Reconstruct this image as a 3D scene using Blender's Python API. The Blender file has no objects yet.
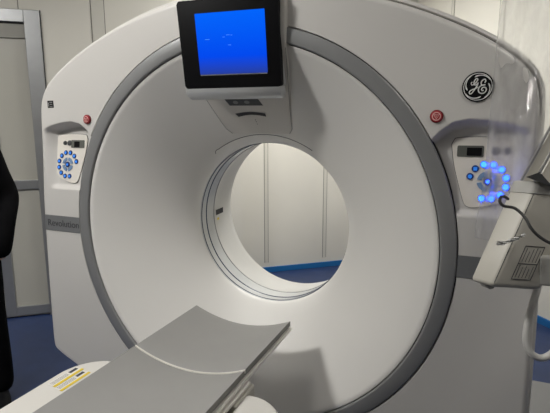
import bpy, bmesh, math, random
from mathutils import Vector, Matrix
random.seed(7)
C = bpy.context.scene.collection
PI = math.pi
H = 1.0          # height of the bore axis above the floor; the drawing below has its origin on that axis

# ------------------------------------------------------------------ materials
def mat(name, col, rough=.5, metal=0.0, noise=0.0, nscale=20.0, bump=0.0, bscale=300.0, coat=0.0, emit=None, estr=0.0, spec=.5):
    m = bpy.data.materials.new(name); m.use_nodes = True
    nt = m.node_tree; b = nt.nodes['Principled BSDF']
    b.inputs['Roughness'].default_value = rough; b.inputs['Metallic'].default_value = metal
    b.inputs['Coat Weight'].default_value = coat; b.inputs['Specular IOR Level'].default_value = spec
    tc = nt.nodes.new('ShaderNodeTexCoord')
    n = nt.nodes.new('ShaderNodeTexNoise'); n.inputs['Scale'].default_value = nscale; n.inputs['Detail'].default_value = 4
    nt.links.new(tc.outputs['Object'], n.inputs['Vector'])
    r = nt.nodes.new('ShaderNodeMapRange'); r.inputs['From Min'].default_value = .3; r.inputs['From Max'].default_value = .7
    r.inputs['To Min'].default_value = 1 - noise; r.inputs['To Max'].default_value = 1 + noise
    nt.links.new(n.outputs['Fac'], r.inputs['Value'])
    mx = nt.nodes.new('ShaderNodeVectorMath'); mx.operation = 'SCALE'; mx.inputs[0].default_value = col[:3]
    nt.links.new(r.outputs['Result'], mx.inputs['Scale']); nt.links.new(mx.outputs['Vector'], b.inputs['Base Color'])
    if bump:
        n2 = nt.nodes.new('ShaderNodeTexNoise'); n2.inputs['Scale'].default_value = bscale
        nt.links.new(tc.outputs['Object'], n2.inputs['Vector'])
        bp = nt.nodes.new('ShaderNodeBump'); bp.inputs['Strength'].default_value = bump; bp.inputs['Distance'].default_value = .002
        nt.links.new(n2.outputs['Fac'], bp.inputs['Height']); nt.links.new(bp.outputs['Normal'], b.inputs['Normal'])
    if emit:
        b.inputs['Emission Color'].default_value = (*emit, 1); b.inputs['Emission Strength'].default_value = estr
    return m

M = {}
M['shell'] = mat('white_shell', (.625, .607, .58), .34, noise=.012, nscale=3, bump=.03)
M['funnel'] = mat('funnel_shell', (.75, .733, .70), .45, noise=.012, nscale=3, bump=.03)
M['tongue'] = mat('top_cover_shell', (.60, .575, .535), .45, noise=.01, nscale=3)
M['ringgrey'] = mat('silver_grey_paint', (.28, .283, .285), .38, metal=.35, noise=.02, bump=.05)
M['band'] = mat('grey_band', (.20, .205, .21), .45, metal=.2, noise=.03)
M['bandtext'] = mat('dark_lettering', (.05, .05, .055), .4)
M['gap'] = mat('dark_gap', (.035, .035, .038), .7)
M['groove'] = mat('body_groove', (.13, .122, .11), .7)
M['liner'] = mat('bore_liner', (.62, .61, .585), .4, noise=.01)
M['scanwin'] = mat('scan_window', (.55, .56, .56), .2, noise=.02, coat=.3)
M['bluetint'] = mat('blue_groove', (.03, .045, .09), .25)
M['black'] = mat('black_plastic', (.005, .005, .006), .5, noise=.05, spec=.15)
M['darkgrey'] = mat('dark_grey_plastic', (.06, .062, .065), .4)
M['midgrey'] = mat('mid_grey_plastic', (.22, .22, .22), .45)
M['displaygrey'] = mat('display_bezel', (.12, .125, .11), .4)
M['silver'] = mat('silver_chin', (.55, .56, .56), .38, metal=.1)
M['chrome'] = mat('bright_chrome', (.85, .85, .83), .3, metal=.15)
M['panel'] = mat('keypad_plate', (.74, .70, .64), .4, noise=.01)
M['red'] = mat('red_button', (.38, .018, .03), .35)
M['redrim'] = mat('dark_red_rim', (.16, .008, .012), .4)
M['pink'] = mat('pale_mark', (.75, .45, .42), .5)
M['white'] = mat('white_mark', (.8, .8, .78), .5)
M['btn'] = mat('navy_button', (.005, .015, .075), .35, emit=(.01, .12, .9), estr=.04)
M['btnlit'] = mat('lit_blue_icon', (.05, .25, .8), .4, emit=(.02, .25, 1.0), estr=.16)
M['btnbright'] = mat('bright_blue_key', (.02, .1, .8), .4, emit=(.01, .06, 1.0), estr=6.0)
M['steelblue'] = mat('steel_blue_key', (.16, .24, .36), .4, emit=(.1, .25, .6), estr=.05)
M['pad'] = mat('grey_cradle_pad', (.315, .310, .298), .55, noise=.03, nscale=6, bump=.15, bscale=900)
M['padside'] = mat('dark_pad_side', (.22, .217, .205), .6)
M['bench'] = mat('bench_cover', (.66, .64, .60), .35, noise=.01)
M['rail'] = mat('ivory_rail', (.74, .72, .66), .35)
M['beige'] = mat('beige_bracket', (.50, .48, .42), .5)
M['yellow'] = mat('yellow_bar', (.75, .56, .03), .5)
M['ink'] = mat('ink', (.04, .04, .05), .6)
M['paper'] = mat('label_paper', (.72, .70, .66), .6)
M['inj'] = mat('injector_case', (.58, .555, .49), .42, noise=.02, bump=.05)
M['injcap'] = mat('injector_cap', (.42, .41, .38), .45, noise=.02)
M['tube'] = mat('white_hose', (.66, .65, .62), .35)
M['cable'] = mat('grey_cable', (.055, .055, .055), .4)
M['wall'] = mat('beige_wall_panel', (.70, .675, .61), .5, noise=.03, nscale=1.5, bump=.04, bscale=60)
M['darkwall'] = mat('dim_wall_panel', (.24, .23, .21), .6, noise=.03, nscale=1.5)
M['foldglint'] = mat('film_fold_highlight', (.85, .85, .83), .12, coat=.5)  # highlight on the film fold, painted as white colour
M['walltrim'] = mat('wall_joint_trim', (.62, .60, .54), .45)
M['seam'] = mat('joint_shadow_gap', (.25, .24, .21), .7)
M['ceiling'] = mat('white_ceiling', (.42, .42, .40), .8, noise=.02)
M['alu'] = mat('brushed_aluminium', (.36, .365, .37), .36, metal=.6, noise=.05, nscale=8)
M['doorpanel'] = mat('door_infill', (.50, .485, .43), .35, noise=.03, nscale=2)
M['floor'] = mat('blue_vinyl_floor', (.020, .038, .110), .42, noise=.10, nscale=9, bump=.05)
M['cove'] = mat('blue_cove_skirting', (.012, .13, .36), .4, noise=.04)
M['coat'] = mat('black_cloth', (.004, .004, .0045), 1.0, noise=.2, nscale=12, bump=.4, bscale=60, spec=.1)
M['skin'] = mat('skin', (.55, .34, .25), .55)
M['hair'] = mat('black_hair', (.012, .010, .009), .6, bump=.4, bscale=200)
M['eye'] = mat('eye_white', (.7, .7, .68), .3)

def screen_mat():
    m = bpy.data.materials.new('blue_screen'); m.use_nodes = True
    nt = m.node_tree; b = nt.nodes['Principled BSDF']
    b.inputs['Base Color'].default_value = (0, .002, .01, 1); b.inputs['Roughness'].default_value = .3; b.inputs['Specular IOR Level'].default_value = .08
    tc = nt.nodes.new('ShaderNodeTexCoord'); sx = nt.nodes.new('ShaderNodeSeparateXYZ')
    nt.links.new(tc.outputs['Generated'], sx.inputs[0])
    cr = nt.nodes.new('ShaderNodeValToRGB'); e = cr.color_ramp.elements
    e[0].position = 0; e[0].color = (.012, .03, .20, 1); e[1].position = .3; e[1].color = (.0, .040, .52, 1)
    x = cr.color_ramp.elements.new(.95); x.color = (.0, .075, .58, 1)
    nt.links.new(sx.outputs['Z'], cr.inputs['Fac'])
    nt.links.new(cr.outputs['Color'], b.inputs['Emission Color']); b.inputs['Emission Strength'].default_value = 1.0
    return m
M['screen'] = screen_mat()

def film_mat():
    m = bpy.data.materials.new('clear_plastic_film'); m.use_nodes = True
    nt = m.node_tree; nt.nodes.clear()
    out = nt.nodes.new('ShaderNodeOutputMaterial')
    tr = nt.nodes.new('ShaderNodeBsdfTransparent'); tr.inputs['Color'].default_value = (.97, .97, .97, 1)
    rf = nt.nodes.new('ShaderNodeBsdfRefraction'); rf.inputs['Roughness'].default_value = .40; rf.inputs['IOR'].default_value = 1.20
    df = nt.nodes.new('ShaderNodeBsdfDiffuse'); df.inputs['Color'].default_value = (.8, .8, .8, 1)
    tl = nt.nodes.new('ShaderNodeBsdfTranslucent'); tl.inputs['Color'].default_value = (.8, .8, .8, 1)
    gl = nt.nodes.new('ShaderNodeBsdfGlossy'); gl.inputs['Roughness'].default_value = .12
    tc = nt.nodes.new('ShaderNodeTexCoord')
    n = nt.nodes.new('ShaderNodeTexNoise'); n.inputs['Scale'].default_value = 26; n.inputs['Detail'].default_value = 5; n.inputs['Distortion'].default_value = 1.2
    mp = nt.nodes.new('ShaderNodeMapping'); mp.inputs['Scale'].default_value = (1.4, .6, .5)
    nt.links.new(tc.outputs['Object'], mp.inputs[0]); nt.links.new(mp.outputs[0], n.inputs['Vector'])
    bp = nt.nodes.new('ShaderNodeBump'); bp.inputs['Strength'].default_value = .5; bp.inputs['Distance'].default_value = .006
    nt.links.new(n.outputs['Fac'], bp.inputs['Height'])
    nt.links.new(bp.outputs[0], gl.inputs['Normal'])
    a = nt.nodes.new('ShaderNodeMixShader'); a.inputs[0].default_value = .30      # transparent / scattered
    nt.links.new(tr.outputs[0], a.inputs[1]); nt.links.new(rf.outputs[0], a.inputs[2])
    d = nt.nodes.new('ShaderNodeMixShader'); d.inputs[0].default_value = .5
    nt.links.new(df.outputs[0], d.inputs[1]); nt.links.new(tl.outputs[0], d.inputs[2])
    mr = nt.nodes.new('ShaderNodeMapRange'); mr.inputs['From Min'].default_value = .35; mr.inputs['From Max'].default_value = .75
    mr.inputs['To Min'].default_value = .10; mr.inputs['To Max'].default_value = .22
    nt.links.new(n.outputs['Fac'], mr.inputs['Value'])
    b = nt.nodes.new('ShaderNodeMixShader'); nt.links.new(mr.outputs[0], b.inputs[0])
    nt.links.new(a.outputs[0], b.inputs[1]); nt.links.new(d.outputs[0], b.inputs[2])
    c = nt.nodes.new('ShaderNodeMixShader'); c.inputs[0].default_value = .035
    nt.links.new(b.outputs[0], c.inputs[1]); nt.links.new(gl.outputs[0], c.inputs[2])
    nt.links.new(c.outputs[0], out.inputs['Surface'])
    return m
M['film'] = film_mat()

def lamp_mat(name, col, s):
    m = bpy.data.materials.new(name); m.use_nodes = True
    nt = m.node_tree; nt.nodes.clear(); o = nt.nodes.new('ShaderNodeOutputMaterial'); e = nt.nodes.new('ShaderNodeEmission')
    e.inputs[0].default_value = (*col, 1); e.inputs[1].default_value = s; nt.links.new(e.outputs[0], o.inputs[0]); return m

# ------------------------------------------------------------------ helpers
def setp(o, label=None, cat=None, group=None, kind=None):
    if label: o['label'] = label
    if cat: o['category'] = cat
    if group: o['group'] = group
    if kind: o['kind'] = kind
    return o
def thing(name, label, cat, loc, group=None):
    o = bpy.data.objects.new(name, None); C.objects.link(o); o.location = loc; o.empty_display_size = .1
    return setp(o, label, cat, group)
def wloc(o):
    v = Vector((0, 0, 0))
    while o: v += o.location; o = o.parent
    return v
def obj(name, bm, m, parent=None, smooth=True, origin=None, angle=40):
    """bm in drawing coordinates (bore axis at z=0) -> one mesh object in the room (floor at z=0)"""
    base = wloc(parent) if parent else Vector(origin or (0, 0, 0))
    bmesh.ops.remove_doubles(bm, verts=bm.verts, dist=1e-6)
    for v in bm.verts: v.co += Vector((0, 0, H)) - base
    bmesh.ops.recalc_face_normals(bm, faces=bm.faces)
    me = bpy.data.meshes.new(name)
    if smooth:
        for fc in bm.faces: fc.smooth = True
        lim = math.radians(angle)
        for e in bm.edges:
            if len(e.link_faces) == 2 and e.calc_face_angle(0) > lim: e.smooth = False
    bm.to_mesh(me); bm.free()
    ms = m if isinstance(m, (list, tuple)) else [m]
    for x in ms: me.materials.append(x)
    o = bpy.data.objects.new(name, me); C.objects.link(o)
    if parent: o.parent = parent
    else: o.location = base
    return o
def quad(bm, *p, mi=0):
    f = bm.faces.new([bm.verts.new(q) for q in p]); f.material_index = mi; return f
def box(bm, a, b, bev=0.0, mtx=None):
    cx = [(a[i] + b[i]) / 2 for i in range(3)]; s = [abs(b[i] - a[i]) for i in range(3)]
    t = bmesh.new(); bmesh.ops.create_cube(t, size=1)
    for v in t.verts: v.co = Vector((v.co[i] * s[i] + cx[i] for i in range(3)))
    if bev > 0: bmesh.ops.bevel(t, geom=list(t.edges), offset=bev, segments=3, profile=.5, affect='EDGES')
    merge(bm, t, mtx)
def merge(bm, t, mtx=None, mi=None):
    mp = {}
    for v in t.verts: mp[v] = bm.verts.new(mtx @ v.co if mtx else v.co)
    for f in t.faces:
        try: g = bm.faces.new([mp[v] for v in f.verts]); g.material_index = f.material_index if mi is None else mi
        except ValueError: pass
    t.free()
def loft(bm, rows, close_u=True, close_v=False, cap0=False, cap1=False, mi=0):
    R = [[bm.verts.new(p) for p in r] for r in rows]; n = len(rows[0]); m = len(rows)
    for j in range(m if close_v else m - 1):
        A, B = R[j], R[(j + 1) % m]
        for i in range(n if close_u else n - 1):
            f = bm.faces.new((A[i], A[(i + 1) % n], B[(i + 1) % n], B[i])); f.material_index = mi
    if cap0: bm.faces.new(R[0][::-1]).material_index = mi
    if cap1: bm.faces.new(R[-1]).material_index = mi
    return R
def tube(bm, pts, r, sides=8, cap=True, mi=0):
    pts = [Vector(p) for p in pts]; rows = []; up = None
    for i, p in enumerate(pts):
        t = (pts[min(i + 1, len(pts) - 1)] - pts[max(i - 1, 0)]).normalized()
        if up is None: up = t.orthogonal().normalized()
        up = (up - t * up.dot(t)).normalized(); s = t.cross(up)
        rr = r[i] if isinstance(r, (list, tuple)) else r
        rows.append([p + (up * math.cos(2 * PI * k / sides) + s * math.sin(2 * PI * k / sides)) * rr for k in range(sides)])
    loft(bm, rows, cap0=cap, cap1=cap, mi=mi)
def smoothline(pts, n=6):
    P = [Vector(p) for p in pts]; out = []
    for i in range(len(P) - 1):
        p0, p1, p2, p3 = P[max(i - 1, 0)], P[i], P[i + 1], P[min(i + 2, len(P) - 1)]
        for k in range(n):
            t = k / n
            out.append(.5 * ((2 * p1) + (-p0 + p2) * t + (2 * p0 - 5 * p1 + 4 * p2 - p3) * t * t + (-p0 + 3 * p1 - 3 * p2 + p3) * t ** 3))
    out.append(P[-1]); return out
def slab(bm, poly, y0, y1, bev=0.0, mtx=None, mi=0):
    """polygon (x,z) extruded from y0 (front) to y1"""
    t = bmesh.new()
    a = [t.verts.new((x, y0, z)) for x, z in poly]; b = [t.verts.new((x, y1, z)) for x, z in poly]
    t.faces.new(a); t.faces.new(b[::-1]); n = len(poly)
    fe = []
    for i in range(n): t.faces.new((a[i], b[i], b[(i + 1) % n], a[(i + 1) % n]))
    if bev:
        t.edges.ensure_lookup_table()
        es = [e for e in t.edges if e.verts[0] in a and e.verts[1] in a]
        bmesh.ops.bevel(t, geom=es, offset=bev, segments=3, profile=.5, affect='EDGES')
    merge(bm, t, mtx, mi)
def circ(cx, cz, r, n=32, rz=None):
    return [(cx + r * math.cos(2 * PI * k / n), cz + (rz or r) * math.sin(2 * PI * k / n)) for k in range(n)]
def rrect(cx, cz, w, h, r, n=5):
    out = []
    for sx, sz, a0 in ((1, 1, 0), (-1, 1, 90), (-1, -1, 180), (1, -1, 270)):
        for k in range(n + 1):
            a = math.radians(a0 + 90 * k / n); out.append((cx + sx * (w / 2 - r) + r * math.cos(a), cz + sz * (h / 2 - r) + r * math.sin(a)))
    return out
def annulus(bm, prof, n=256, cx=0, cz=0, a0=0, a1=2 * PI, mi=0):
    """revolve (r, y) profile about the bore axis"""
    full = abs(a1 - a0 - 2 * PI) < 1e-6
    rows = [[(cx + r * math.cos(a0 + (a1 - a0) * k / n), y, cz + r * math.sin(a0 + (a1 - a0) * k / n)) for k in range(n if full else n + 1)] for r, y in prof]
    loft(bm, rows, close_u=full, mi=mi)
def text_bm(s, size, depth=.0005, shear=0):
    cu = bpy.data.curves.new('lettering', 'FONT'); cu.body = s; cu.size = size; cu.extrude = depth; cu.align_x = 'CENTER'; cu.align_y = 'CENTER'; cu.shear = shear
    o = bpy.data.objects.new('lettering', cu); C.objects.link(o); dg = bpy.context.evaluated_depsgraph_get(); dg.update()
    me = bpy.data.meshes.new_from_object(o.evaluated_get(dg)); t = bmesh.new(); t.from_mesh(me)
    bpy.data.objects.remove(o); bpy.data.meshes.remove(me); bpy.data.curves.remove(cu); return t

def sm(t): t = max(0, min(1, t)); return t * t * (3 - 2 * t)
def lerp(a, b, t): return a + (b - a) * t
def interp(tab, x):
    for (a, b), (c, d) in zip(tab, tab[1:]):
        if x <= c: return lerp(b, d, (x - a) / (c - a)) if x >= a else b
    return tab[-1][1]
M['injpaper'] = mat('injector_label_paper', (.58, .555, .49), .6)
M['shade_band'] = mat('painted_head_shade', (.33, .32, .285), .5); M['inksoft'] = mat('soft_ink', (.10, .10, .10), .6)
KEY, TOP, BACK, FILL, EXPO = 70.0, 9.0, 28.0, 8.0, 0.72
STK = [(-.352, -.318, -.580, -.466), (-.314, -.282, -.588, -.474)]
RRB= (0.957, -0.3259, 1.0545)
RRB2= (0.9801, -0.1811, 1.0117)
LB2= (0.8333, -0.239, 1.0324)
FOLD= [(0.855, -0.3756, 1.1631), (0.8696, -0.3695, 1.1631), (0.8836, -0.3623, 1.1697), (0.8979, -0.3554, 1.1741), (0.9118, -0.3479, 1.183)]
SHEET= [[(0.851, 0.069, 1.968), (0.856, 0.072, 1.968), (0.865, 0.07, 1.966), (0.876, 0.069, 1.964), (0.891, 0.082, 1.966), (0.906, 0.081, 1.963), (0.923, 0.085, 1.962), (0.94, 0.072, 1.955), (0.96, 0.076, 1.954), (0.981, 0.086, 1.954), (1.001, 0.078, 1.948), (1.024, 0.081, 1.946), (1.05, 0.105, 1.95), (1.076, 0.113, 1.949)], [(0.849, 0.033, 1.826), (0.855, 0.036, 1.826), (0.865, 0.047, 1.828), (0.877, 0.052, 1.828), (0.891, 0.055, 1.827), (0.907, 0.053, 1.825), (0.924, 0.049, 1.822), (0.943, 0.049, 1.82), (0.964, 0.06, 1.82), (0.984, 0.05, 1.815), (1.006, 0.049, 1.812), (1.032, 0.07, 1.815), (1.058, 0.078, 1.814), (1.084, 0.087, 1.814)], [(0.838, 0.007, 1.689), (0.844, 0.014, 1.689), (0.854, 0.018, 1.689), (0.868, 0.021, 1.689), (0.883, 0.024, 1.688), (0.9, 0.016, 1.685), (0.919, 0.019, 1.685), (0.941, 0.029, 1.685), (0.961, 0.019, 1.681), (0.984, 0.016, 1.679), (1.01, 0.035, 1.68), (1.036, 0.044, 1.68), (1.064, 0.054, 1.68), (1.094, 0.073, 1.681)], [(0.835, -0.017, 1.55), (0.84, -0.015, 1.55), (0.852, -0.007, 1.55), (0.865, -0.01, 1.55), (0.881, -0.011, 1.549), (0.899, -0.009, 1.548), (0.92, 0.002, 1.548), (0.941, -0.009, 1.547), (0.963, -0.013, 1.546), (0.989, 0.002, 1.546), (1.015, 0.009, 1.546), (1.042, 0.019, 1.545), (1.073, 0.038, 1.546), (1.101, 0.041, 1.545)], [(0.831, -0.04, 1.411), (0.837, -0.039, 1.411), (0.848, -0.045, 1.411), (0.863, -0.039, 1.411), (0.88, -0.038, 1.411), (0.9, -0.026, 1.411), (0.92, -0.036, 1.411), (0.941, -0.041, 1.411), (0.967, -0.028, 1.411), (0.992, -0.024, 1.411), (1.019, -0.017, 1.411), (1.05, 0.002, 1.411), (1.078, 0.005, 1.411), (1.112, 0.025, 1.411)], [(0.83, -0.063, 1.313), (0.836, -0.064, 1.313), (0.847, -0.067, 1.314), (0.863, -0.054, 1.313), (0.88, -0.053, 1.314), (0.9, -0.049, 1.314), (0.921, -0.056, 1.315), (0.944, -0.055, 1.316), (0.968, -0.05, 1.317), (0.994, -0.048, 1.317), (1.024, -0.027, 1.317), (1.054, -0.018, 1.317), (1.085, -0.006, 1.317), (1.119, 0.013, 1.316)], [(0.825, -0.084, 1.23), (0.831, -0.084, 1.23), (0.843, -0.084, 1.231), (0.859, -0.069, 1.23), (0.877, -0.07, 1.231), (0.897, -0.073, 1.232), (0.919, -0.07, 1.233), (0.943, -0.066, 1.234), (0.968, -0.072, 1.236), (0.995, -0.066, 1.237), (1.026, -0.046, 1.236), (1.055, -0.042, 1.237), (1.089, -0.02, 1.236), (1.121, -0.013, 1.237)], [(0.818, -0.101, 1.175), (0.825, -0.102, 1.176), (0.837, -0.091, 1.175), (0.853, -0.086, 1.175), (0.872, -0.078, 1.175), (0.892, -0.09, 1.179), (0.915, -0.087, 1.18), (0.941, -0.076, 1.18), (0.967, -0.08, 1.182), (0.996, -0.067, 1.182), (1.026, -0.053, 1.182), (1.057, -0.045, 1.183), (1.093, -0.022, 1.181), (1.126, -0.017, 1.183)], [(0.815, -0.108, 1.136), (0.822, -0.104, 1.135), (0.835, -0.104, 1.133), (0.852, -0.09, 1.126), (0.871, -0.096, 1.125), (0.892, -0.097, 1.127), (0.915, -0.09, 1.134), (0.94, -0.087, 1.145), (0.965, -0.093, 1.154), (0.995, -0.076, 1.156), (1.025, -0.066, 1.16), (1.057, -0.053, 1.164), (1.092, -0.032, 1.166), (1.126, -0.02, 1.171)], [(0.814, -0.118, 1.113), (0.821, -0.112, 1.111), (0.834, -0.104, 1.107), (0.851, -0.099, 1.103), (0.871, -0.1, 1.1), (0.892, -0.101, 1.102), (0.915, -0.098, 1.11), (0.94, -0.096, 1.121), (0.965, -0.098, 1.129), (0.996, -0.078, 1.132), (1.026, -0.07, 1.136), (1.058, -0.054, 1.139), (1.093, -0.039, 1.143), (1.127, -0.026, 1.147)]]
# ================================================================== the room
ang = math.radians(40)
U = Vector((math.cos(ang), math.sin(ang), 0)); Nn = Vector((-math.sin(ang), math.cos(ang), 0))
def ab(a, b, z): return U * a + Nn * b + Vector((0, 0, z))
AL, AR, BN, BF, BD, ST = -3.1, 2.42, -3.3, 2.53, 2.07, .5      # left, right, near, far, door wall, step
ZC = 1.82                                                       # ceiling (above the axis)
def struct(name, bm, m, **k): o = obj(name, bm, m, **k); o['kind'] = 'structure'; return o
RM = Matrix.Rotation(ang, 4, 'Z')
def rbox(bm, a, b, bev=0): box(bm, a, b, bev, RM)
bm = bmesh.new(); rbox(bm, (AL - .1, BN - .1, -1.06), (AR + .1, BF + .1, -1.0)); struct('floor', bm, M['floor'], smooth=False)
bm = bmesh.new(); rbox(bm, (AL - .1, BN - .1, ZC), (AR + .1, BF + .1, ZC + .08)); struct('ceiling', bm, M['ceiling'], smooth=False)
def seam_on(parent_name, a0, b0, along, z0=-.9, w=.045):
    pass
bm = bmesh.new(); rbox(bm, (ST, BF, -1.0), (AR + .1, BF + .1, ZC)); w_back = struct('wall_back', bm, M['wall'], smooth=False)
bm = bmesh.new(); rbox(bm, (AL - .1, BD, -1.0), (ST, BF + .1, ZC)); w_left = struct('wall_left', bm, M['wall'], smooth=False)
bm = bmesh.new(); rbox(bm, (AR, BN - .1, -1.0), (AR + .1, BF, ZC)); struct('wall_right', bm, M['wall'], smooth=False)
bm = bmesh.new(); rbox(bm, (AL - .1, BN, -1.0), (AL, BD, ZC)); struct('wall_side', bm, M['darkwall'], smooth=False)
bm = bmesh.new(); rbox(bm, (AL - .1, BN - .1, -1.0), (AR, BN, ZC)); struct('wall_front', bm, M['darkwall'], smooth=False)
ntrim = 0
def joint_a(a, b, w=.05, z0=-.90):        # vertical joint cover on a wall facing -b
    global ntrim; ntrim += 1
    bm = bmesh.new(); rbox(bm, (a, b - .004, z0), (a + w, b, ZC), .001)
    t = struct('trim_%d' % ntrim, bm, M['walltrim'], smooth=False)
    for q in (a - .006, a + w):
        bm = bmesh.new(); rbox(bm, (q, b - .0015, z0), (q + .006, b, ZC)); ntrim += 1; struct('trim_%d' % ntrim, bm, M['seam'], smooth=False)
def joint_b(b, a, w=.05, z0=-.90):        # on the right wall
    global ntrim; ntrim += 1
    bm = bmesh.new(); rbox(bm, (a - .004, b, z0), (a, b + w, ZC), .001); struct('trim_%d' % ntrim, bm, M['walltrim'], smooth=False)
    for q in (b - .006, b + w):
        bm = bmesh.new(); rbox(bm, (a - .0015, q, z0), (a, q + .006, ZC)); ntrim += 1; struct('trim_%d' % ntrim, bm, M['seam'], smooth=False)
A0 = U.dot(Vector((-.67, 2.745, 0)))
joint_a(A0 - .42, BF, .03); joint_a(A0 + .19, BF, .03)
AD = U.dot(Vector((-2.25, .84, 0)))
joint_a(AD + .60, BD, .085, -1.0)
for q in (-1.25,): joint_a(AD + q, BD, .05, -1.0)
joint_b(1.98, AR, .03); joint_b(1.38, AR, .05); joint_b(.4, AR, .05); joint_b(-.6, AR, .05)
# seam above the door frame
bm = bmesh.new(); rbox(bm, (AD + .128, BD - .0015, 1.215), (AD + .134, BD, ZC)); ntrim += 1; struct('trim_%d' % ntrim, bm, M['seam'], smooth=False)
# blue cove skirting
bm = bmesh.new(); rbox(bm, (ST, BF - .012, -1.0), (AR, BF, -.945), .003); struct('baseboard_back', bm, M['cove'], smooth=False)
bm = bmesh.new(); rbox(bm, (AR - .012, BN, -1.0), (AR, BF - .012, -.945), .003); struct('baseboard_right', bm, M['cove'], smooth=False)
# framed door at the left
door = bpy.data.objects.new('door_1', None); C.objects.link(door); door['kind'] = 'structure'; door.location = ab(AD - .2, BD, 0)
def dpart(name, lo, hi, m, bev=.003, parent=door):
    bm = bmesh.new(); rbox(bm, (AD + lo[0], BD + lo[1], lo[2]), (AD + hi[0], BD + hi[1], hi[2]), bev); return obj(name, bm, m, parent, smooth=False)
dpart('right_stile', (.163, -.035, -1.0), (.263, 0, 1.208), M['alu'])
dpart('meeting_stile', (-.131, -.030, -.985), (-.062, 0, 1.125), M['alu'])
dpart('left_stile', (-.95, -.035, -1.0), (-.85, 0, 1.208), M['alu'])
dpart('top_rail', (-.85, -.035, 1.125), (.163, 0, 1.208), M['alu'])
dpart('middle_rail', (-.062, -.028, -.028), (.163, 0, .038), M['alu'])
dpart('middle_rail', (-.85, -.028, -.028), (-.131, 0, .038), M['alu'])
dpart('bottom_rail', (-.062, -.028, -.985), (.163, 0, -.915), M['alu'])
dpart('bottom_rail', (-.85, -.028, -.985), (-.131, 0, -.915), M['alu'])
dpart('upper_panel', (-.062, -.008, .038), (.163, 0, 1.125), M['doorpanel'], 0)
dpart('upper_panel', (-.85, -.008, .038), (-.131, 0, 1.125), M['doorpanel'], 0)
dpart('lower_panel', (-.062, -.008, -.915), (.163, 0, -.028), M['doorpanel'], 0)
dpart('lower_panel', (-.85, -.008, -.915), (-.131, 0, -.028), M['doorpanel'], 0)
dpart('gasket', (-.062, -.010, 1.112), (.163, -.008, 1.125), M['gap'], 0)
dpart('shade_band', (-.062, -.024, 1.02), (.163, -.009, 1.112), M['shade_band'], .002)  # darker strip stands for the soft shade below the top rail
dpart('edge_seal', (.263, -.020, -1.0), (.268, 0, 1.213), M['gap'], 0)

# ceiling lights
def ceiling_light(x, y, w, d, s, col, label, group='flush ceiling light panels'):
    t = thing('ceiling_light', label, 'ceiling light', (x, y, ZC + H), group)
    t['label'] = label
    def rb(bm, a, b, bev=0): box(bm, a, b, bev, Matrix.Translation((x, y, 0)) @ RM)
    bm = bmesh.new()
    for a, b in (((-w / 2 - .03, -d / 2 - .03), (w / 2 + .03, -d / 2)), ((-w / 2 - .03, d / 2), (w / 2 + .03, d / 2 + .03)), ((-w / 2 - .03, -d / 2), (-w / 2, d / 2)), ((w / 2, -d / 2), (w / 2 + .03, d / 2))):
        rb(bm, (a[0], a[1], ZC - .02), (b[0], b[1], ZC), .002)
    obj('frame', bm, M['alu'], t, smooth=False)
    bm = bmesh.new(); rb(bm, (-w / 2, -d / 2, ZC - .016), (w / 2, d / 2, ZC - .004)); obj('diffuser', bm, lamp_mat('lamp_glow', col, s), t, smooth=False)
ceiling_light(-1.25, -1.55, .50, .32, KEY, (1.0, .985, .945), 'flush ceiling light panel in front of the scanner, left of the table')
ceiling_light(-.45, -.42, .5, .4, TOP, (1.0, .97, .92), 'flush ceiling light panel right above the front of the scanner')
ceiling_light(-.20, 1.80, .6, .6, BACK, (1.0, .99, .95), 'flush ceiling light panel behind the scanner')
ceiling_light(1.70, -.70, .5, .5, FILL, (1.0, .97, .92), 'added fill light panel on the ceiling in front of the scanner, right of the table')  # added source, brightens the injector face and the right shell

# ================================================================== the scanner
G = thing('ct_scanner', 'large white scanner gantry with a grey ring and round bore, facing the table', 'scanner', (0, .4, 0))
RO, RI = .7737, .720
half = [(0, .885), (.12, .882), (.22, .872), (.34, .852), (.46, .822), (.58, .782), (.68, .740), (.77, .695), (.85, .646), (.91, .597), (.948, .540), (.962, .47), (.968, .38),
        (.977, .25), (.990, .1), (.998, -.1), (1.003, -.3), (1.006, -.50), (1.005, -.60), (.997, -.632), (.965, -.652), (.93, -.670), (.86, -.70), (.72, -.765), (.58, -.825), (.42, -.868), (.25, -.885), (.1, -.89), (0, -.89)]
full = [Vector((x, 0, z)) for x, z in half] + [Vector((-x, 0, z)) for x, z in half[-2:0:-1]]
dense = smoothline(full + [full[0]], 8)[:-1]
angs = sorted((math.atan2(p.z, p.x), p.length) for p in dense)
def rout(th):
    th = (th + PI) % (2 * PI) - PI
    lo = angs[-1][0] - 2 * PI, angs[-1][1]
    for a in angs + [(angs[0][0] + 2 * PI, angs[0][1])]:
        if a[0] >= th:
            return lerp(lo[1], a[1], (th - lo[0]) / max(1e-9, a[0] - lo[0]))
        lo = a
    return angs[-1][1]
archt = [(.64, .30), (.67, .365), (.70, .398), (.735, .424), (.78, .433), (.83, .430), (.88, .420), (.93, .408), (.965, .400), (.99, .38)]
def padplane(z): return (.014 + .036 * max(0, min(1.1, (z - .17) / .24))) * sm((z - .145) / .028)
def niche(x, z):
    ax = abs(x)
    if ax < .62 or z < .10 or z > .46: return 0
    zt = interp(archt, ax)
    m = 1 - sm((z - zt + .018) / .030)
    side = sm((.952 - ax - .05 * max(0, .33 - z)) / .055)
    return padplane(z) * m * side
ths = []; d = 0.0
while d < 359.999:
    ths.append(math.radians(d)); e = min(d % 360, 360) if d < 90 or d > 270 else 180 - d
    d += .125 if (4 <= d < 34 or 146 <= d < 176) else .5
RT = [rout(t) for t in ths]
bm = bmesh.new(); rows = []
NR = 110
def P(r, th, y): return (r * math.cos(th), y, r * math.sin(th))
rows.append([P(RO + .002, t, .05) for t in ths])
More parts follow.
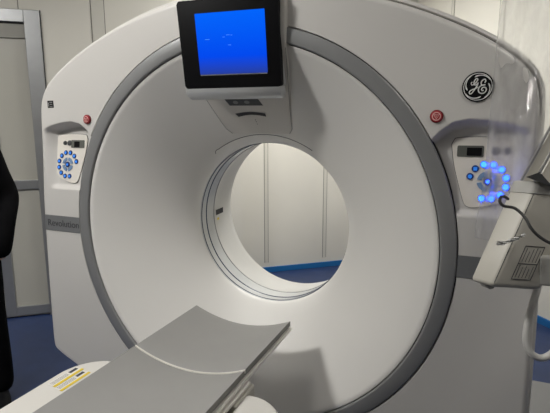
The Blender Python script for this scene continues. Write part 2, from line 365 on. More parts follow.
for j in range(NR + 1):
    row = []
    for t, ro in zip(ths, RT):
        r = lerp(RO + .002, ro - .020, j / NR); x, z = r * math.cos(t), r * math.sin(t)
        low = max(0, -z - .55)
        row.append((x, niche(x, z) + .10 * low * low * 4 * 0 + (.003 if j == 0 else 0), z))
    rows.append(row)
for k in range(1, 9):
    a = PI / 2 * k / 8
    rows.append([P(ro - .020 + .020 * math.sin(a), t, .020 * (1 - math.cos(a))) for t, ro in zip(ths, RT)])
rows.append([P(ro, t, .072) for t, ro in zip(ths, RT)])
loft(bm, rows); obj('front_cover', bm, M['shell'], G, angle=50)
# gap and body
bm = bmesh.new(); loft(bm, [[P(ro - .002, t, .066) for t, ro in zip(ths, RT)], [P(ro + .004 + .012 * sm((ro * math.sin(t) - .30) / .25), t, .060) for t, ro in zip(ths, RT)]]); obj('gasket', bm, M['groove'], G)
bm = bmesh.new()
def gw(t, ro): return sm((ro * math.sin(t) - .30) / .25)
rw = [[P(ro + .001 + .0075 * gw(t, ro), t, .10) for t, ro in zip(ths, RT)], [P(ro + .001 + .0075 * gw(t, ro), t, .050) for t, ro in zip(ths, RT)]]
for k in range(0, 7):
    a = PI / 2 * k / 6
    rw.append([P(ro + .002 + .009 * gw(t, ro) + .012 * math.sin(a), t, .046 + .012 * (1 - math.cos(a))) for t, ro in zip(ths, RT)])
rw += [[P(ro + .014 + .009 * gw(t, ro), t, .66) for t, ro in zip(ths, RT)], [P(ro + .0, t, .72) for t, ro in zip(ths, RT)]]
rw += [[P(lerp(ro, .43, .5), t, .735) for t, ro in zip(ths, RT)], [P(.43, t, .725) for t, ro in zip(ths, RT)], [P(.396, t, .69) for t, ro in zip(ths, RT)]]
loft(bm, rw); obj('rear_body', bm, M['shell'], G)
bm = bmesh.new(); box(bm, (-.78, .08, -1.0), (.78, .66, -.84), .02); obj('base_plinth', bm, M['band'], G, smooth=False)
bm = bmesh.new(); box(bm, (.85, .74, -1.0), (1.55, 1.14, -.925), .01); obj('floor_cover', bm, M['midgrey'], G)
# dark backing behind the ring, ring, funnel
bm = bmesh.new(); annulus(bm, [(RI - .012, .022), (RO + .004, .022)]); obj('ring_gap', bm, M['gap'], G)
bm = bmesh.new(); prof = [(RI + .0025, .024), (RI + .0025, -.001), (RI + .0045, -.0035)]
for k in range(7): t = k / 6; prof.append((lerp(RI + .006, RO - .005, t), -.004 - .0015 * math.sin(PI * t)))
prof += [(RO - .003, -.0035), (RO - .0008, -.001), (RO - .0008, .024)]
annulus(bm, prof, 384); obj('trim_ring', bm, M['ringgrey'], G)
fp = [(RI - .001, .024), (RI - .001, .006), (RI - .006, .0045), (.700, .013), (.66, .037), (.60, .077), (.54, .121), (.48, .168), (.43, .211), (.40, .241), (.385, .258), (.372, .276), (.361, .292), (.3575, .300), (.3545, .308), (.3535, .315)]
bm = bmesh.new(); annulus(bm, fp, 384); obj('funnel', bm, M['funnel'], G, angle=60)
# bore
bm = bmesh.new(); annulus(bm, [(.3535, .315), (.353, .326)], 256); annulus(bm, [(.3555, .372), (.358, .447)], 256)
b = obj('scan_window', bm, M['scanwin'], G)
bm = bmesh.new(); annulus(bm, [(.353, .326), (.3535, .328), (.355, .369), (.3555, .372)], 256); obj('scan_window', bm, M['scanwin'], G)
bm = bmesh.new(); annulus(bm, [(.358, .447), (.3595, .451), (.366, .52), (.380, .63), (.389, .68), (.396, .69)], 256); liner = obj('bore_liner', bm, M['liner'], G)
for y, r, m, w in ((.326, .3523, 'bluetint', .0013), (.371, .3548, 'bluetint', .0018), (.447, .3577, 'band', .0014)):
    bm = bmesh.new(); annulus(bm, [(r + w * math.cos(2 * PI * k / 8), y + 2.2 * w * math.sin(2 * PI * k / 8)) for k in range(9)], 256); obj('bore_groove', bm, M[m], G)
# little window and mark on the liner
def onliner(th, y, dth, dy, lift=.0015, n=6):
    bm = bmesh.new(); rr = []
    for i in range(2):
        yy = y + dy * (i - .5); r = interp([(.448, .3595), (.52, .366), (.63, .380), (.68, .389)], yy) - lift
        rr.append([P(r, math.radians(th + dth * (k / n - .5)), yy) for k in range(n + 1)])
    loft(bm, rr, close_u=False); return bm
obj('sensor_window', onliner(-179.4, .515, 4.2, .090), M['gap'], liner)
obj('warning_mark', onliner(-174.0, .492, 1.8, .022), M['yellow'], liner)
# seam line above the bore
bm = bmesh.new()
arc = [(.388 * math.cos(math.radians(a)), .388 * math.sin(math.radians(a))) for a in range(57, 124, 3)] + [(-.225, .318), (-.232, .304)]
pts = [Vector((x, interp([(.372, .276), (.385, .258), (.40, .241)], math.hypot(x, z)) - .0004, z)) for x, z in arc]
tube(bm, smoothline(pts, 4), .0013, 6); obj('seam_line', bm, M['gap'], G)

# side bands with lettering
def fx(th, r): return r
for s in (-1, 1):
    bm = bmesh.new(); poly = []
    n = 16
    z1, z0 = .027, -.044
    inner = [(math.sqrt((RO + .0012) ** 2 - z * z), z) for z in [lerp(z0, z1, k / 6) for k in range(7)]]
    front = [(s * x, -.0015, z) for x, z in inner]
    A = [bm.verts.new((s * x, -.0022, z)) for x, z in inner]
    cols = [A]
    xs = [(.85, -.0022), (.93, -.0022), (.9715, -.0022)] + [(.9935 - .020 + .0222 * math.sin(PI / 2 * k / 8), .020 - .0222 * math.cos(PI / 2 * k / 8)) for k in range(1, 9)] + [(.9957, .060)]
    for x, y in xs: cols.append([bm.verts.new((s * x, y, lerp(z0, z1, k / 6))) for k in range(7)])
    for a, b2 in zip(cols, cols[1:]):
        for k in range(6): bm.faces.new((a[k], a[k + 1], b2[k + 1], b2[k]))
    bmesh.ops.solidify(bm, geom=list(bm.faces), thickness=-.001)
    band = obj('side_band', bm, M['band'], G)
    if s < 0:
        t = text_bm('Revolution', .043, .0004)
        bm = bmesh.new(); merge(bm, t, Matrix.Translation((-.872, -.0028, -.009)) @ Matrix.Rotation(PI / 2, 4, 'X')); obj('lettering', bm, M['bandtext'], band, smooth=False)

# emergency stop buttons
for s in (-1, 1):
    cx, cz = s * .684, .4505
    cx += s * .004
    bm = bmesh.new(); slab(bm, circ(cx, cz, .0195), -.006, .002, .002); e = obj('stop_button', bm, M['redrim'], G); e['label'] = 'round red stop button with a pale triangle mark'
    bm = bmesh.new(); slab(bm, circ(cx, cz, .0165), -.0085, -.005, .0015); obj('cap', bm, M['red'], e)
    bm = bmesh.new(); tube(bm, [(cx + .0115 * math.cos(2 * PI * k / 24), -.0087, cz + .0115 * math.sin(2 * PI * k / 24)) for k in range(25)], .0015, 5)
    tube(bm, [(cx - .0075, -.0087, cz + .0045), (cx + .0075, -.0087, cz + .0045), (cx, -.0087, cz - .0085), (cx - .0075, -.0087, cz + .0045)], .0013, 5)
    tube(bm, [(cx - .002, -.0087, cz + .003), (cx, -.0087, cz - .004), (cx + .002, -.0087, cz + .003)], .0007, 5)
    obj('stop_symbol', bm, M['pink'], e)

# keypads
def keypad(s):
    tilt = math.atan(.050 / .27)
    def q(ax, z, lift): return (s * ax, padplane(max(z, .178)) - lift, z)
    outline = [(.735, .365), (.741, .378), (.753, .386), (.82, .389), (.89, .385), (.907, .377), (.915, .360), (.917, .30), (.910, .235), (.900, .211), (.885, .197), (.85, .185), (.81, .177), (.792, .179), (.780, .190), (.765, .235), (.745, .305)]
    def plate(poly, y_l, th, bev=0):
        bm = bmesh.new(); t = bmesh.new(); slab(t, poly, -y_l, -y_l + th, bev)
        for v in t.verts: v.co = Vector((s * v.co.x, padplane(max(v.co.z, .178)) + v.co.y, v.co.z))
        merge(bm, t); return bm
    out = [(p.x, p.z) for p in smoothline([Vector((x, 0, z)) for x, z in outline + [outline[0]]], 4)[:-1]]
    rim = [(.826 + (x - .826) * 1.018, .283 + (z - .283) * 1.014) for x, z in out]
    K = obj('control_panel', plate(rim, .001, .004), M['gap'], G); K['label'] = ('control panel right of the ring, partly behind the plastic film' if s > 0 else 'control panel left of the ring, uncovered')
    obj('face_plate', plate(out, .004, .006, .0015), M['panel'], K)
    obj('display', plate(rrect(.789, .346, .075, .034, .004), .0055, .003), M['displaygrey'], K)
    obj('readout', plate(rrect(.800 if s > 0 else .793, .345, .042 if s > 0 else .03, .024, .002), .0065, .003), M['black'], K)
    for ax, r in ((.859, .0125), (.889, .0095)) if s > 0 else ((.836, .0115), (.862, .009)):
        obj('dial', plate(circ(ax, .350, r, 20), .008, .006, .001), M['midgrey' if s > 0 else 'darkgrey'], K)
    cx, cz = .8425, .257
    for a in (15, 45, 75, 105, 135, 165) if False else range(15, 360, 30):
        if s < 0 and a in (345 - 0, 315): pass
        # gap of the key circle lies on the ring side
        if a in (225, 195): continue
        ra = math.radians(a)
        x, z = cx + .0515 * math.cos(ra), cz + .0525 * math.sin(ra)
        lit = s > 0
        B = obj('key', plate(circ(x, z, .0105, 16), .007, .004, .001), M['btn'], K)
        under = s > 0 and a not in (165, 135)
        obj('key_icon', plate(circ(x, z, .0088 if under else .0062, 12) if a != 135 else rrect(x, z, .011, .011, .001), .0078, .002), M['btnbright' if under else 'btnlit'], B)
    for a in (45, 135, 225, 315):
        poly = [(cx + r * math.cos(math.radians(a + d)), cz + r * math.sin(math.radians(a + d))) for r, ds in ((.017, range(-36, 37, 9)), (.030, range(36, -37, -9))) for d in ds]
        obj('arrow_key', plate(poly, .0068, .003), M['steelblue'], K)
    B = obj('centre_key', plate(circ(cx, cz, .0125, 20), .008, .004, .001), M['btn'], K)
    obj('key_icon', plate(circ(cx, cz, .0055, 12), .0088, .002), M['btnbright' if s > 0 else 'btnlit'], B)
keypad(-1); keypad(1)

# round badge with the monogram
bx, bz, br = .7965, .5335, .041
S = br / .98
def bl(p, y): return Vector((bx + p[0] * S, y, bz + p[1] * S))
bm = bmesh.new(); slab(bm, circ(bx, bz, br + .0015, 48), -.004, .002, .0015); badge = obj('round_badge', bm, M['black'], G); badge['label'] = 'round black badge with a silver monogram'
def px(u, v): return ((u - 192) / 168.0, (206 - v) / 162.0)     # from the drawing of the badge
bm = bmesh.new()
tube(bm, [bl((.90 * math.cos(2 * PI * k / 64), .90 * math.sin(2 * PI * k / 64)), -.0045) for k in range(65)], .0011, 6); obj('rim_line', bm, M['chrome'], badge)
for a in (20, 110, 200, 290):
    bm = bmesh.new(); pts = [bl(((.86 - .17 * (k / 10) ** 1.6) * math.cos(math.radians(a - 78 + 78 * k / 10)), (.86 - .17 * (k / 10) ** 1.6) * math.sin(math.radians(a - 78 + 78 * k / 10))), -.0047) for k in range(11)]
    tube(bm, pts, [.0008 + .0016 * (k / 10) ** 1.5 if k < 10 else .0006 for k in range(11)], 6); obj('swirl', bm, M['chrome'], badge)
Gs = [(128, 150), (118, 168), (128, 185), (150, 178), (172, 155), (186, 130), (178, 117), (160, 125), (148, 155), (152, 180), (168, 186), (186, 172), (192, 160), (186, 185), (172, 215), (150, 250), (128, 278), (110, 280), (104, 262), (118, 245), (145, 232), (172, 222), (190, 208)]
Es = [(262, 165), (272, 145), (262, 127), (242, 132), (226, 155), (226, 178), (243, 190), (258, 188), (270, 186), (240, 190), (212, 205), (200, 232), (206, 262), (230, 278), (262, 275), (282, 250), (280, 225), (262, 212), (240, 220), (234, 238), (246, 250), (256, 242)]
for nm, L in (('letter_g', Gs), ('letter_e', Es)):
    bm = bmesh.new(); tube(bm, smoothline([bl(px(*p), -.0048) for p in L], 5), .0017, 6); obj(nm, bm, M['chrome'], badge)
# small square label at the left
bm = bmesh.new(); slab(bm, rrect(-.890, .516, .034, .030, .001), -.0012, .001); lb = obj('square_label', bm, M['black'], G)
bm = bmesh.new()
for x0, x1, z0, z1 in ((-.904, -.898, .506, .523), (-.894, -.878, .522, .526), (-.894, -.878, .514, .517), (-.894, -.878, .505, .508)):
    slab(bm, [(x0, z0), (x1, z0), (x1, z1), (x0, z1)], -.0018, -.001)
obj('label_print', bm, M['midgrey'], lb, smooth=False)

# ------------------------------------------------------------------ top cover (tongue) between the ring and the bore
tw = [(.392, .128, .222), (.41, .146, .205), (.44, .153, .172), (.48, .163, .135), (.52, .173, .100), (.56, .182, .068), (.62, .192, .030), (.68, .200, -.005), (.72, .203, -.022), (.78, .204, -.026), (.84, .203, -.020), (.876, .202, -.004)]
bm = bmesh.new(); rows = []
for z, w, y in tw:
    back = y + .05 if z < .70 else .03
    e = .006
    row = [(-w, back, z)] + [(-w, y + e, z), (-w + e * .3, y + e * .3, z), (-w + e, y, z)] + [(lerp(-w + e, w - e, k / 10), y - .004 * math.sin(PI * k / 10), z) for k in range(1, 10)] + [(w - e, y, z), (w - e * .3, y + e * .3, z), (w, y + e, z)] + [(w, back, z)]
    rows.append(row)
loft(bm, rows, close_u=False)
last = rows[-1]
bm.faces.new([bm.verts.new(p) for p in last])
tc_ = obj('top_cover', bm, M['tongue'], G, angle=50)
for s in (-1, 1):
    bm = bmesh.new(); tube(bm, [(s * (w - .001), y + .0005, z) for z, w, y in tw[:8]], .0009, 6); obj('seam_line', bm, M['band'], tc_)
def tongue_y(z): return interp([(z_, y_) for z_, w_, y_ in tw], z)
def ontongue(poly, lift, bev=0, th=.003):
    bm = bmesh.new(); t = bmesh.new(); slab(t, poly, -lift, -lift + th, bev)
    for v in t.verts: v.co = Vector((v.co.x, tongue_y(v.co.z) - .0045 + v.co.y, v.co.z))
    merge(bm, t); return bm
ind = obj('indicator_strip', ontongue([(-.090, .523), (-.078, .500), (.062, .498), (.050, .521)], .001), M['darkgrey'], tc_)
for x in (-.048, .0): obj('indicator_lamp', ontongue(circ(x, .511, .011, 16, .006), .0015, th=.001), M['midgrey'], ind)
obj('grip_slot', ontongue([(-.070 + .128 * k / 10, .470 + .006 * math.sin(PI * k / 10)) for k in range(11)] + [(.058 - .118 * k / 10, .458 + .007 * math.sin(PI * k / 10)) for k in range(11)], .001), M['gap'], tc_)
for z in (.446, .439, .430): obj('alignment_mark', ontongue(circ(.008, z, .0016, 8), .0008, th=.001), M['gap'], tc_)

# ------------------------------------------------------------------ display screen
tilt, yaw = .165, .10
cz_, cy_ = .698, -.045
MM = Matrix.Translation((.006, cy_, cz_)) @ Matrix.Rotation(yaw, 4, 'Z') @ Matrix.Rotation(tilt, 4, 'X')
bm = bmesh.new(); t = bmesh.new(); box(t, (-.176, .022, -.15), (.180, .075, .15), .012); merge(bm, t, MM); D = obj('display_monitor', bm, M['silver'], G)
D['label'] = 'square display monitor with a lit blue screen and black bezel'
bm = bmesh.new(); slab(bm, rrect(.002, .0, .362, .290, .010), -.004, .022, .004, MM); obj('bezel', bm, M['black'], D)
bm = bmesh.new()
secs = []
for z, y0, y1 in ((-.1445, -.004, .040), (-.155, -.003, .045), (-.172, .003, .05), (-.182, .011, .052), (-.187, .024, .052)):
    w = .181 if z > -.18 else .174
    secs.append([(-w, y1, z), (-w, y0 + .006, z), (-w + .006, y0, z), (w - .006, y0, z), (w, y0 + .006, z), (w, y1, z)])
t = bmesh.new(); loft(t, secs, cap0=True, cap1=True); merge(bm, t, MM); obj('silver_chin', bm, M['silver'], D, angle=50)
bm = bmesh.new(); t = bmesh.new(); slab(t, rrect(.011, .002, .250, .200, .002), -.0052, -.004); merge(bm, t, MM); scr = obj('screen', bm, M['screen'], D, smooth=False)
bm = bmesh.new(); t = bmesh.new(); slab(t, rrect(.011, -.0995, .246, .0035, .001), -.006, -.005); merge(bm, t, MM); obj('status_line', bm, M['midgrey'], D, smooth=False)
faint = mat('faint_screen_text', (.02, .1, .3), .5, emit=(.03, .16, .70), estr=.8)
for x0, x1, z in ((-.084, -.066, .017), (-.018, -.010, .022), (-.004, .008, .028), (0.0, .011, -.004), (.012, .018, .027)):
    bm = bmesh.new(); t = bmesh.new(); slab(t, [(x0, z), (x1, z), (x1, z + .0018), (x0, z + .0018)], -.0060, -.005); merge(bm, t, MM)
    obj('readout_line', bm, faint, D, smooth=False)

# ================================================================== patient table
T = thing('patient_table', 'long patient table with a curved grey cradle running into the scanner bore', 'examination table', (0, -1.5, 0))
def sag(x, w=.205): return -.302 - .045 * (1 - (abs(x) / w) ** 2)
def cradle(y0, y1, name, m, dz0, dz1, w=.205, mside=None, ends=.006):
    bm = bmesh.new(); rows = []
    nx = 28
    top = [(lerp(-w, w, k / nx)) for k in range(nx + 1)]
    ys = [y0, y0 + ends] + [lerp(y0 + ends, y1 - ends, k / 12) for k in range(1, 12)] + [y1 - ends, y1]
    for i, y in enumerate(ys):
        d = .003 if i in (0, len(ys) - 1) else 0
        rows.append([(x, y, sag(x) + dz1 - d) for x in top] + [(x, y, sag(x) + dz0) for x in reversed(top)])
    loft(bm, rows, cap0=True, cap1=True)
    bm.normal_update()
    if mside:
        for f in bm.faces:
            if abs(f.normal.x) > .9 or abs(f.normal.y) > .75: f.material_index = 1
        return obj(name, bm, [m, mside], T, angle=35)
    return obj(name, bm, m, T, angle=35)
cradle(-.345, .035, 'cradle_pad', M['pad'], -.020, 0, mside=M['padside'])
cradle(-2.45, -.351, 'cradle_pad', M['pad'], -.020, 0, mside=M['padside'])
cradle(-.351, -.345, 'pad_joint', M['rail'], -.012, .0008, ends=.001)
cradle(-2.46, .030, 'cradle_shell', M['rail'], -.030, -.0215, w=.206)
for s in (-1, 1):
    bm = bmesh.new(); box(bm, (s * .200, -2.46, -.335), (s * .2145, .026, -.3235), .0015); obj('side_rail', bm, M['rail'], T)
    bm = bmesh.new(); box(bm, (s * .196, -2.44, -.349), (s * .223, -.345, -.3385), .002); obj('lower_rail', bm, M['rail'], T)
    bm = bmesh.new(); box(bm, (s * .16, -.46, -.40), (s * .232, -.335, -.3495), .006); obj('support_block', bm, M['beige'], T)
# bench with rounded nose and a trough for the cradle
bm = bmesh.new(); rows = []
Y0, RR, HW = -.385, .13, .385
st = [Y0 - RR + RR * math.sin(PI / 2 * k / 12) for k in range(13)][::-1]
ys = st + [-.7, -1.0, -1.6, -2.3, -2.6]
def hw(y):
    d = max(0, y - (Y0 - RR)); return HW - RR + math.sqrt(max(0, RR * RR - d * d))
for i, y in enumerate(ys):
    h = hw(y); dz = .010 * (1 - min(1, i / 4)) ** 2 if i < 5 else 0
    zt = -.352 - dz; nb = 8; r = .022
    right = [(h - r + r * math.sin(PI / 2 * k / nb), y, zt - r + r * math.cos(PI / 2 * k / nb)) for k in range(nb + 1)]
    low = [(h - .002, y, -.46), (h - .03, y, -.50)]
    sec = [(0, y, -.405), (.210, y, -.405), (.222, y, -.400), (.232, y, zt - .003), (.238, y, zt)] + right + low
    left = [(-a, b, c) for a, b, c in sec[::-1]]
    rows.append(sec + left[:-1])
loft(bm, rows, cap0=True, cap1=True); bench = obj('bench_cover', bm, M['bench'], T, angle=45)
bm = bmesh.new(); box(bm, (-.30, -2.45, -.93), (.30, -.62, -.50), .04); obj('lift_housing', bm, M['bench'], T)
bm = bmesh.new(); box(bm, (-.34, -2.5, -1.0), (.34, -.60, -.92), .02); obj('base', bm, M['band'], T)
# warning labels on the left shoulder (x from -.38 to -.24)
def on_bench(x, y, lift): return (x, y, -.352 + lift)
def sticker(name, x0, x1, y0, y1, lift, m, parent):
    bm = bmesh.new(); box(bm, (x0, y0, -.352), (x1, y1, -.352 + lift)); return obj(name, bm, m, parent, smooth=False)
for (x0, x1, y0, y1) in STK:
    L = sticker('warning_label', x0, x1, y0, y1, .0008, M['paper'], bench)
    w = x1 - x0
    sticker('yellow_bar', x1 - w * .30, x1, y0, y1, .0012, M['yellow'], L)
    sticker('heading_block', x0 + w * .10, x0 + w * .45, y1 - .036, y1 - .006, .0012, M['ink'], L)
    for k in range(3):
        sticker('text_line', x0 + w * (.14 + .17 * k), x0 + w * (.17 + .17 * k), y0 + .006, y1 - .044, .0012, M['ink'], L)

dpt = Vector((.125, .985, -.1))
# ================================================================== contrast injector on its stand
def V(p): return Vector(p) - Vector((0, 0, H))
I = thing('contrast_injector', 'grey boxy injector head on a stand, tilted in front of the right control panel', 'medical injector', (1.32, -.12, 0))
Lb, Rb, RRb, Lt, Rt = V((.8099, -.3423, 1.062)), V((.856, -.3774, 1.0649)), V(RRB), V((.9017, -.2573, 1.3044)), V((.9365, -.2993, 1.2963))
AX = (Rt - Rb); AXn = AX.normalized()
fwd = Vector((-.38189, .90779, -.17342))
Bk = [Lb, Rb, RRb, V(RRB2), V(LB2)]
cen = sum(Bk, Vector()) / 5
def rounded(sec, r=.010, n=4):
    out = []
    m = len(sec)
    for i in range(m):
        p0, p1, p2 = sec[i - 1], sec[i], sec[(i + 1) % m]
        a = p1 + (p0 - p1).normalized() * r; b = p1 + (p2 - p1).normalized() * r
        for k in range(n + 1):
            t = k / n; out.append((1 - t) ** 2 * a + 2 * t * (1 - t) * p1 + t * t * b)
    return out
base = rounded(Bk)
def sect(t, sc=1.0): return [cen + (p - cen) * sc + AX * t for p in base]
bm = bmesh.new()
loft(bm, [sect(-.02, .86), sect(-.010, .93), sect(.005, .98), sect(.025, 1.0), sect(.3, 1.0), sect(.6, 1.0), sect(.90, 1.0)], cap0=True, cap1=True); obj('head_case', bm, M['inj'], I, angle=50)
bm = bmesh.new(); loft(bm, [sect(.885, 1.0), sect(.89, 1.035), sect(.99, 1.035), sect(1.0, 1.02), sect(1.005, .98)], cap0=True, cap1=True); obj('head_cap', bm, M['injcap'], I, angle=50)
bm = bmesh.new(); out_ = (Rb - cen).normalized(); tube(bm, [Rb + AX * t + out_ * -.0028 for t in (.02, .88)], .0009, 5); obj('case_seam', bm, M['darkgrey'], I)
# bottom knob
kb = lerp(Lb, Rb, .75)
bm = bmesh.new(); c0 = kb + dpt * .04; tube(bm, [c0 - AXn * .006, c0 - AXn * .014, c0 - AXn * .019], [.017, .016, .010], 16); obj('end_knob', bm, M['injcap'], I)
# printed label on the face between Rb and RRb
fx_ = (RRb - Rb).normalized(); fn = fx_.cross(AXn).normalized()
if fn.dot(fwd) > 0: fn = -fn
def fpt(u, v, l=.0): return Rb + fx_ * u + AX * v + fn * l
LU0, LU1, LV0, LV1 = .036, .082, .07, .39
bm = bmesh.new(); quad(bm, fpt(LU0, LV0, .0006), fpt(LU1, LV0, .0006), fpt(LU1, LV1, .0006), fpt(LU0, LV1, .0006)); L = obj('instruction_label', bm, M['injpaper'], I, smooth=False)
bm = bmesh.new(); vm = lerp(LV0, LV1, .47)
for a, b in (((LU0, LV0), (LU1, LV0)), ((LU1, LV0), (LU1, LV1)), ((LU1, LV1), (LU0, LV1)), ((LU0, LV1), (LU0, LV0)), ((LU0, vm), (LU1, vm))):
    tube(bm, [fpt(*a, .001), fpt(*b, .001)], .0010, 4)
obj('label_border', bm, M['ink'], L, smooth=False)
for blk, (va, vb) in enumerate(((LV0, vm), (vm, LV1))):
    for k in range(5):
        u = lerp(LU0, LU1, (k + .8) / 5.6)
        e = [.92, .8, .88, .7, .85][(k + blk * 2) % 5]
        bm = bmesh.new(); tube(bm, [fpt(u, lerp(va, vb, .1), .001), fpt(u, lerp(va, vb, e), .001)], .0009, 4); obj('text_line', bm, M['inksoft'], L, smooth=False)
# syringe rails above the head
RA = [V(p) for p in ((.9115, -.242, 1.3057), (1.0026, -.1651, 1.5075), (1.0429, -.13, 1.6025))]
RB = [V(p) for p in ((.9409, -.231, 1.2985), (1.03, -.1558, 1.4956), (1.0704, -.1207, 1.5906))]
RA = [RA[0] - (RA[1] - RA[0]) * .08] + RA; RB = [RB[0] - (RB[1] - RB[0]) * .08] + RB
for L_ in (RA, RB):
    bm = bmesh.new(); tube(bm, L_, .0028, 8); obj('guide_rail', bm, M['midgrey'], I)
bm = bmesh.new(); d1 = (RB[0] - RA[0])
loft(bm, [[a + d1 * .15, a + d1 * .85, a + d1 * .85 + dpt * .02, a + d1 * .15 + dpt * .02] for a in RA], cap0=True, cap1=True); obj('syringe_cradle', bm, M['inj'], I, smooth=False)
d2 = d1 * 1.5
bm = bmesh.new(); loft(bm, [[a + d1 * 1.2, a + d1 * 2.6, a + d1 * 2.6 + dpt * .04, a + d1 * 1.2 + dpt * .04] for a in RA], cap0=True, cap1=True); obj('syringe_housing', bm, M['inj'], I, smooth=False)
tp = cen + AX * 1.005
bm = bmesh.new()
pA, pB, pC = V((0.9075, -0.3256, 1.3093)), V((0.9358, -0.3116, 1.3203)), V((0.965, -0.3056, 1.287))
loft(bm, [[p + dpt * .002 for p in (pA, pB, pC)], [p + dpt * .05 for p in (pA, pB, pC)]], cap0=True, cap1=True); obj('head_opening', bm, M['darkgrey'], I, smooth=False)
# stand
bm = bmesh.new(); a = cen + AX * .25 + fwd * .03; b_ = Vector((1.32, -.12, a.z)); tube(bm, smoothline([a, a + Vector((.12, .03, -.01)), b_], 6), .018, 14); obj('support_arm', bm, M['injcap'], I)
bm = bmesh.new(); box(bm, tuple(RRb + Vector((-.005, .0, .005))), tuple(RRb + Vector((.05, .045, .075))), .006); obj('bracket', bm, M['injcap'], I)
bm = bmesh.new(); tube(bm, [(1.32, -.12, -.95), (1.32, -.12, 1.05)], .020, 16); obj('pole', bm, M['alu'], I)
bm = bmesh.new(); tube(bm, smoothline([(1.32, -.12, 1.04), (1.25, -.10, 1.07), (1.05, -.10, 1.07), (.82, .06, 1.05)], 6), .008, 10); obj('hook_arm', bm, M['alu'], I)
for k in range(5):
    a5 = 2 * PI * k / 5 + .3; bm = bmesh.new(); tube(bm, [(1.32, -.12, -.93), (1.32 + .26 * math.cos(a5), -.12 + .26 * math.sin(a5), -.95)], [.022, .014], 10); lg = obj('leg', bm, M['injcap'], I)
    bm = bmesh.new(); t = bmesh.new(); bmesh.ops.create_uvsphere(t, u_segments=16, v_segments=10, radius=.027); merge(bm, t, Matrix.Translation((1.32 + .26 * math.cos(a5), -.12 + .26 * math.sin(a5), -.973))); obj('castor', bm, M['black'], lg)
# cable and hose
CAB = [(0.8738, -0.3437, 1.2598), (0.8644, -0.3573, 1.2669), (0.858, -0.3602, 1.2658), (0.8569, -0.3628, 1.2548), (0.8658, -0.3607, 1.2459), (0.8888, -0.352, 1.2406), (0.9085, -0.358, 1.2236), (0.9221, -0.3675, 1.2017), (0.9386, -0.3639, 1.1844), (0.9627, -0.3566, 1.1692), (1.0085, -0.3193, 1.1487), (1.086, -0.2394, 1.1074), (1.193, -0.1701, 1.0044), (1.30, -.145, .96)]
bm = bmesh.new(); tube(bm, smoothline([V(p) for p in CAB], 6), .0034, 8); obj('cable', bm, M['cable'], I)
TUB = [(0.975, -0.2216, 1.105), (0.9697, -0.2307, 1.0632), (0.9633, -0.2413, 1.0217), (0.9537, -0.2538, 0.9778), (0.9473, -0.2644, 0.9364), (0.9463, -0.2718, 0.8998), (0.9574, -0.2727, 0.8705), (0.9813, -0.2655, 0.8558), (1.0057, -0.2534, 0.8655), (1.0354, -0.2343, 0.8996), (1.0762, -0.2032, 0.9727), (1.1301, -0.1712, 1.0215), (1.30, -.13, 1.03)]
bm = bmesh.new(); tube(bm, smoothline([V(p) for p in TUB], 6), .0085, 12); obj('hose', bm, M['tube'], I)

# plastic film draped over the injector
bm = bmesh.new(); Gd = [[V(p) for p in r] for r in SHEET]
# refine
Gd = [smoothline(r, 3) for r in Gd]; Gd = list(zip(*[smoothline(list(c), 4) for c in zip(*Gd)]))
loft(bm, Gd, close_u=False)
F = thing('plastic_cover', 'clear crinkled plastic film hanging over the injector and right control panel', 'plastic cover', (.95, -.06, 1.3))
obj('film', bm, M['film'], F, angle=80)
bm = bmesh.new(); t_ = [V(p) for p in FOLD]
rw = []
for k in range(7):
    rw.append([p + AXn * (-.005 + .010 * k / 6) - fwd * (.004 * math.sin(k * 2.1 + i * 1.7) + .004) for i, p in enumerate(smoothline(t_, 4))])
loft(bm, rw, close_u=False); obj('fold_highlight', bm, M['foldglint'], F, angle=80)
setp(F, 'clear crinkled plastic film hanging over the injector and right control panel', 'plastic cover')

# ================================================================== person in black at the left edge
PX, PY = -1.475, -.10
PE = thing('person', 'person in black coat and trousers standing at the left edge, hands in pockets', 'person', (PX, PY, 0))
fc = Vector((.84, -.54, 0)).normalized()       # faces the camera's side
lf = Vector((-fc.y, fc.x, 0))                   # the person's left
def pv(l, f_, z): return lf * l + fc * f_ + Vector((PX, PY, z - H))
def skin(name, verts, edges, m, parent, levels=2, root=0, add=None):
    me = bpy.data.meshes.new(name); me.from_pydata([pv(*v[:3]) for v in verts], edges, []); me.update()
    o = bpy.data.objects.new(name, me); C.objects.link(o)
    md = o.modifiers.new('s', 'SKIN'); sv = me.skin_vertices[0].data
    for i, v in enumerate(verts):
        sv[i].radius = (v[3], v[4] if len(v) > 4 else v[3]); sv[i].use_root = (i == root)
    o.modifiers.new('u', 'SUBSURF').levels = levels
    dg = bpy.context.evaluated_depsgraph_get(); dg.update()
    em = bpy.data.meshes.new_from_object(o.evaluated_get(dg)); b = bmesh.new(); b.from_mesh(em)
    bpy.data.objects.remove(o); bpy.data.meshes.remove(me); bpy.data.meshes.remove(em)
    if add: add(b)
    return obj(name, b, m, parent, angle=180)
def face(b):
    # nose, ears, lips grown onto the head
    for (l, f_, z, sl, sf, sz) in ((0, .098, 1.585, .012, .016, .024), (.073, .0, 1.59, .008, .018, .030), (-.073, .0, 1.59, .008, .018, .030), (0, .088, 1.540, .024, .008, .007)):
        t = bmesh.new(); bmesh.ops.create_uvsphere(t, u_segments=12, v_segments=8, radius=1)
        for v in t.verts: v.co = pv(l + v.co.x * sl, f_ + v.co.y * sf, z + v.co.z * sz)
        merge(b, t)
bv = [(0, 0, .95, .13, .10), (0, 0, 1.12, .115, .09), (0, 0, 1.30, .13, .095), (0, -.01, 1.42, .075, .06), (0, 0, 1.49, .048), (0, .01, 1.56, .066, .075), (0, .005, 1.63, .076, .088), (0, 0, 1.69, .055, .065)]
be = [(i, i + 1) for i in range(7)]
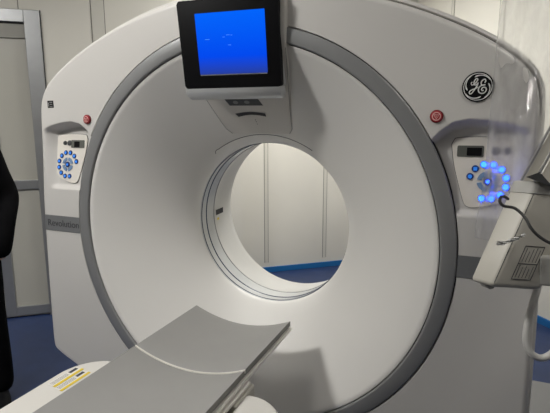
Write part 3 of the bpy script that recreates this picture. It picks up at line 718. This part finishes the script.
def limb(chain, start):
    prev = start
    for v in chain: bv.append(v); be.append((prev, len(bv) - 1)); prev = len(bv) - 1
    return prev
for s in (-1, 1):
    h = limb([(s * .11, 0, 1.38, .045), (s * .165, -.01, 1.31, .040), (s * .236, -.04, 1.08, .034), (s * .19, .04, .90, .028), (s * .170, .065, .86, .030, .016)], 3)
    for k, (dx, ln) in enumerate(((-.024, .060), (-.008, .070), (.008, .066), (.022, .052))):
        limb([(s * (.17 + dx), .08, .83, .009), (s * (.168 + dx), .085, .80, .008), (s * (.165 + dx), .08, .80 - ln * .45, .007)], h)
    limb([(s * .135, .075, .85, .010), (s * .122, .085, .825, .009)], h)
    limb([(s * .09, 0, .88, .085), (s * .095, .01, .50, .055), (s * .107, -.005, .12, .034), (s * .105, .0, .055, .028), (s * .105, .08, .030, .022, .015)], 0)
body = skin('body', bv, be, M['skin'], PE, 2, 0, face)
for s in (-1, 1):
    b = bmesh.new(); t = bmesh.new(); bmesh.ops.create_uvsphere(t, u_segments=12, v_segments=8, radius=.011); merge(b, t, Matrix.Translation(pv(s * .030, .078, 1.612))); obj('eye', b, M['eye'], PE)
hv = [(0, -.02, 1.70, .085, .09), (0, -.04, 1.64, .082, .075), (0, -.05, 1.56, .065, .05)]
skin('hair', hv, [(0, 1), (1, 2)], M['hair'], PE)
cv = [(0, 0, 1.00, .165, .125), (0, 0, .84, .178, .15), (0, 0, .74, .182, .16), (0, 0, 1.15, .15, .115), (0, 0, 1.32, .16, .12), (0, -.01, 1.43, .095, .08), (0, 0, 1.47, .066)]
ce = [(0, 1), (1, 2), (0, 3), (3, 4), (4, 5), (5, 6)]
for s in (-1, 1):
    i = len(cv); cv += [(s * .125, -.005, 1.365, .066), (s * .172, -.01, 1.31, .060), (s * .203, -.03, 1.19, .058), (s * .243, -.045, 1.07, .058), (s * .215, .03, .97, .052), (s * .172, .08, .86, .068), (s * .15, .07, .78, .07)]
    ce += [(5, i), (i, i + 1), (i + 1, i + 2), (i + 2, i + 3), (i + 3, i + 4), (i + 4, i + 5), (i + 5, i + 6)]
skin('coat', cv, ce, M['coat'], PE)
tv = [(0, 0, .93, .14, .11)]; te = []
for s in (-1, 1):
    i = len(tv); tv += [(s * .09, 0, .84, .105), (s * .10, .01, .50, .080), (s * .112, -.005, .22, .075), (s * .112, 0, .035, .072)]; te += [(0, i), (i, i + 1), (i + 1, i + 2), (i + 2, i + 3)]
skin('trousers', tv, te, M['coat'], PE)
for s in (-1, 1):
    b = bmesh.new(); rr = []
    for k, (f_, w, h_) in enumerate(((-.075, .028, .05), (-.06, .040, .075), (0, .044, .085), (.07, .048, .065), (.14, .046, .045), (.175, .030, .035))):
        rr.append([pv(s * .105 + w * math.cos(2 * PI * j / 16), f_, max(0.0, h_ / 2 + h_ / 2 * math.sin(2 * PI * j / 16) * 1.0)) for j in range(16)])
    loft(b, rr, cap0=True, cap1=True); obj('shoe', b, M['black'], PE)

# ================================================================== camera
cam = bpy.data.cameras.new('camera'); co = bpy.data.objects.new('camera', cam); C.objects.link(co)
cam.sensor_fit = 'HORIZONTAL'; cam.sensor_width = 36; cam.lens = 460.0 / 550 * 36; cam.clip_start = .02
Rm = Matrix(((0.92187, -0.06576, 0.38189), (0.3875, 0.16048, -0.90779), (-0.00159, 0.98485, 0.17342)))
co.matrix_world = Matrix.Translation((.78649, -1.49463, H + .42428)) @ Rm.to_4x4()
bpy.context.scene.camera = co
w = bpy.data.worlds.new('w'); bpy.context.scene.world = w; w.use_nodes = True
w.node_tree.nodes['Background'].inputs[0].default_value = (.02, .02, .02, 1)
vs = bpy.context.scene.view_settings
vs.view_transform = 'Standard'; vs.look = 'None'; vs.gamma = 1.0; vs.use_curve_mapping = False; vs.exposure = EXPO
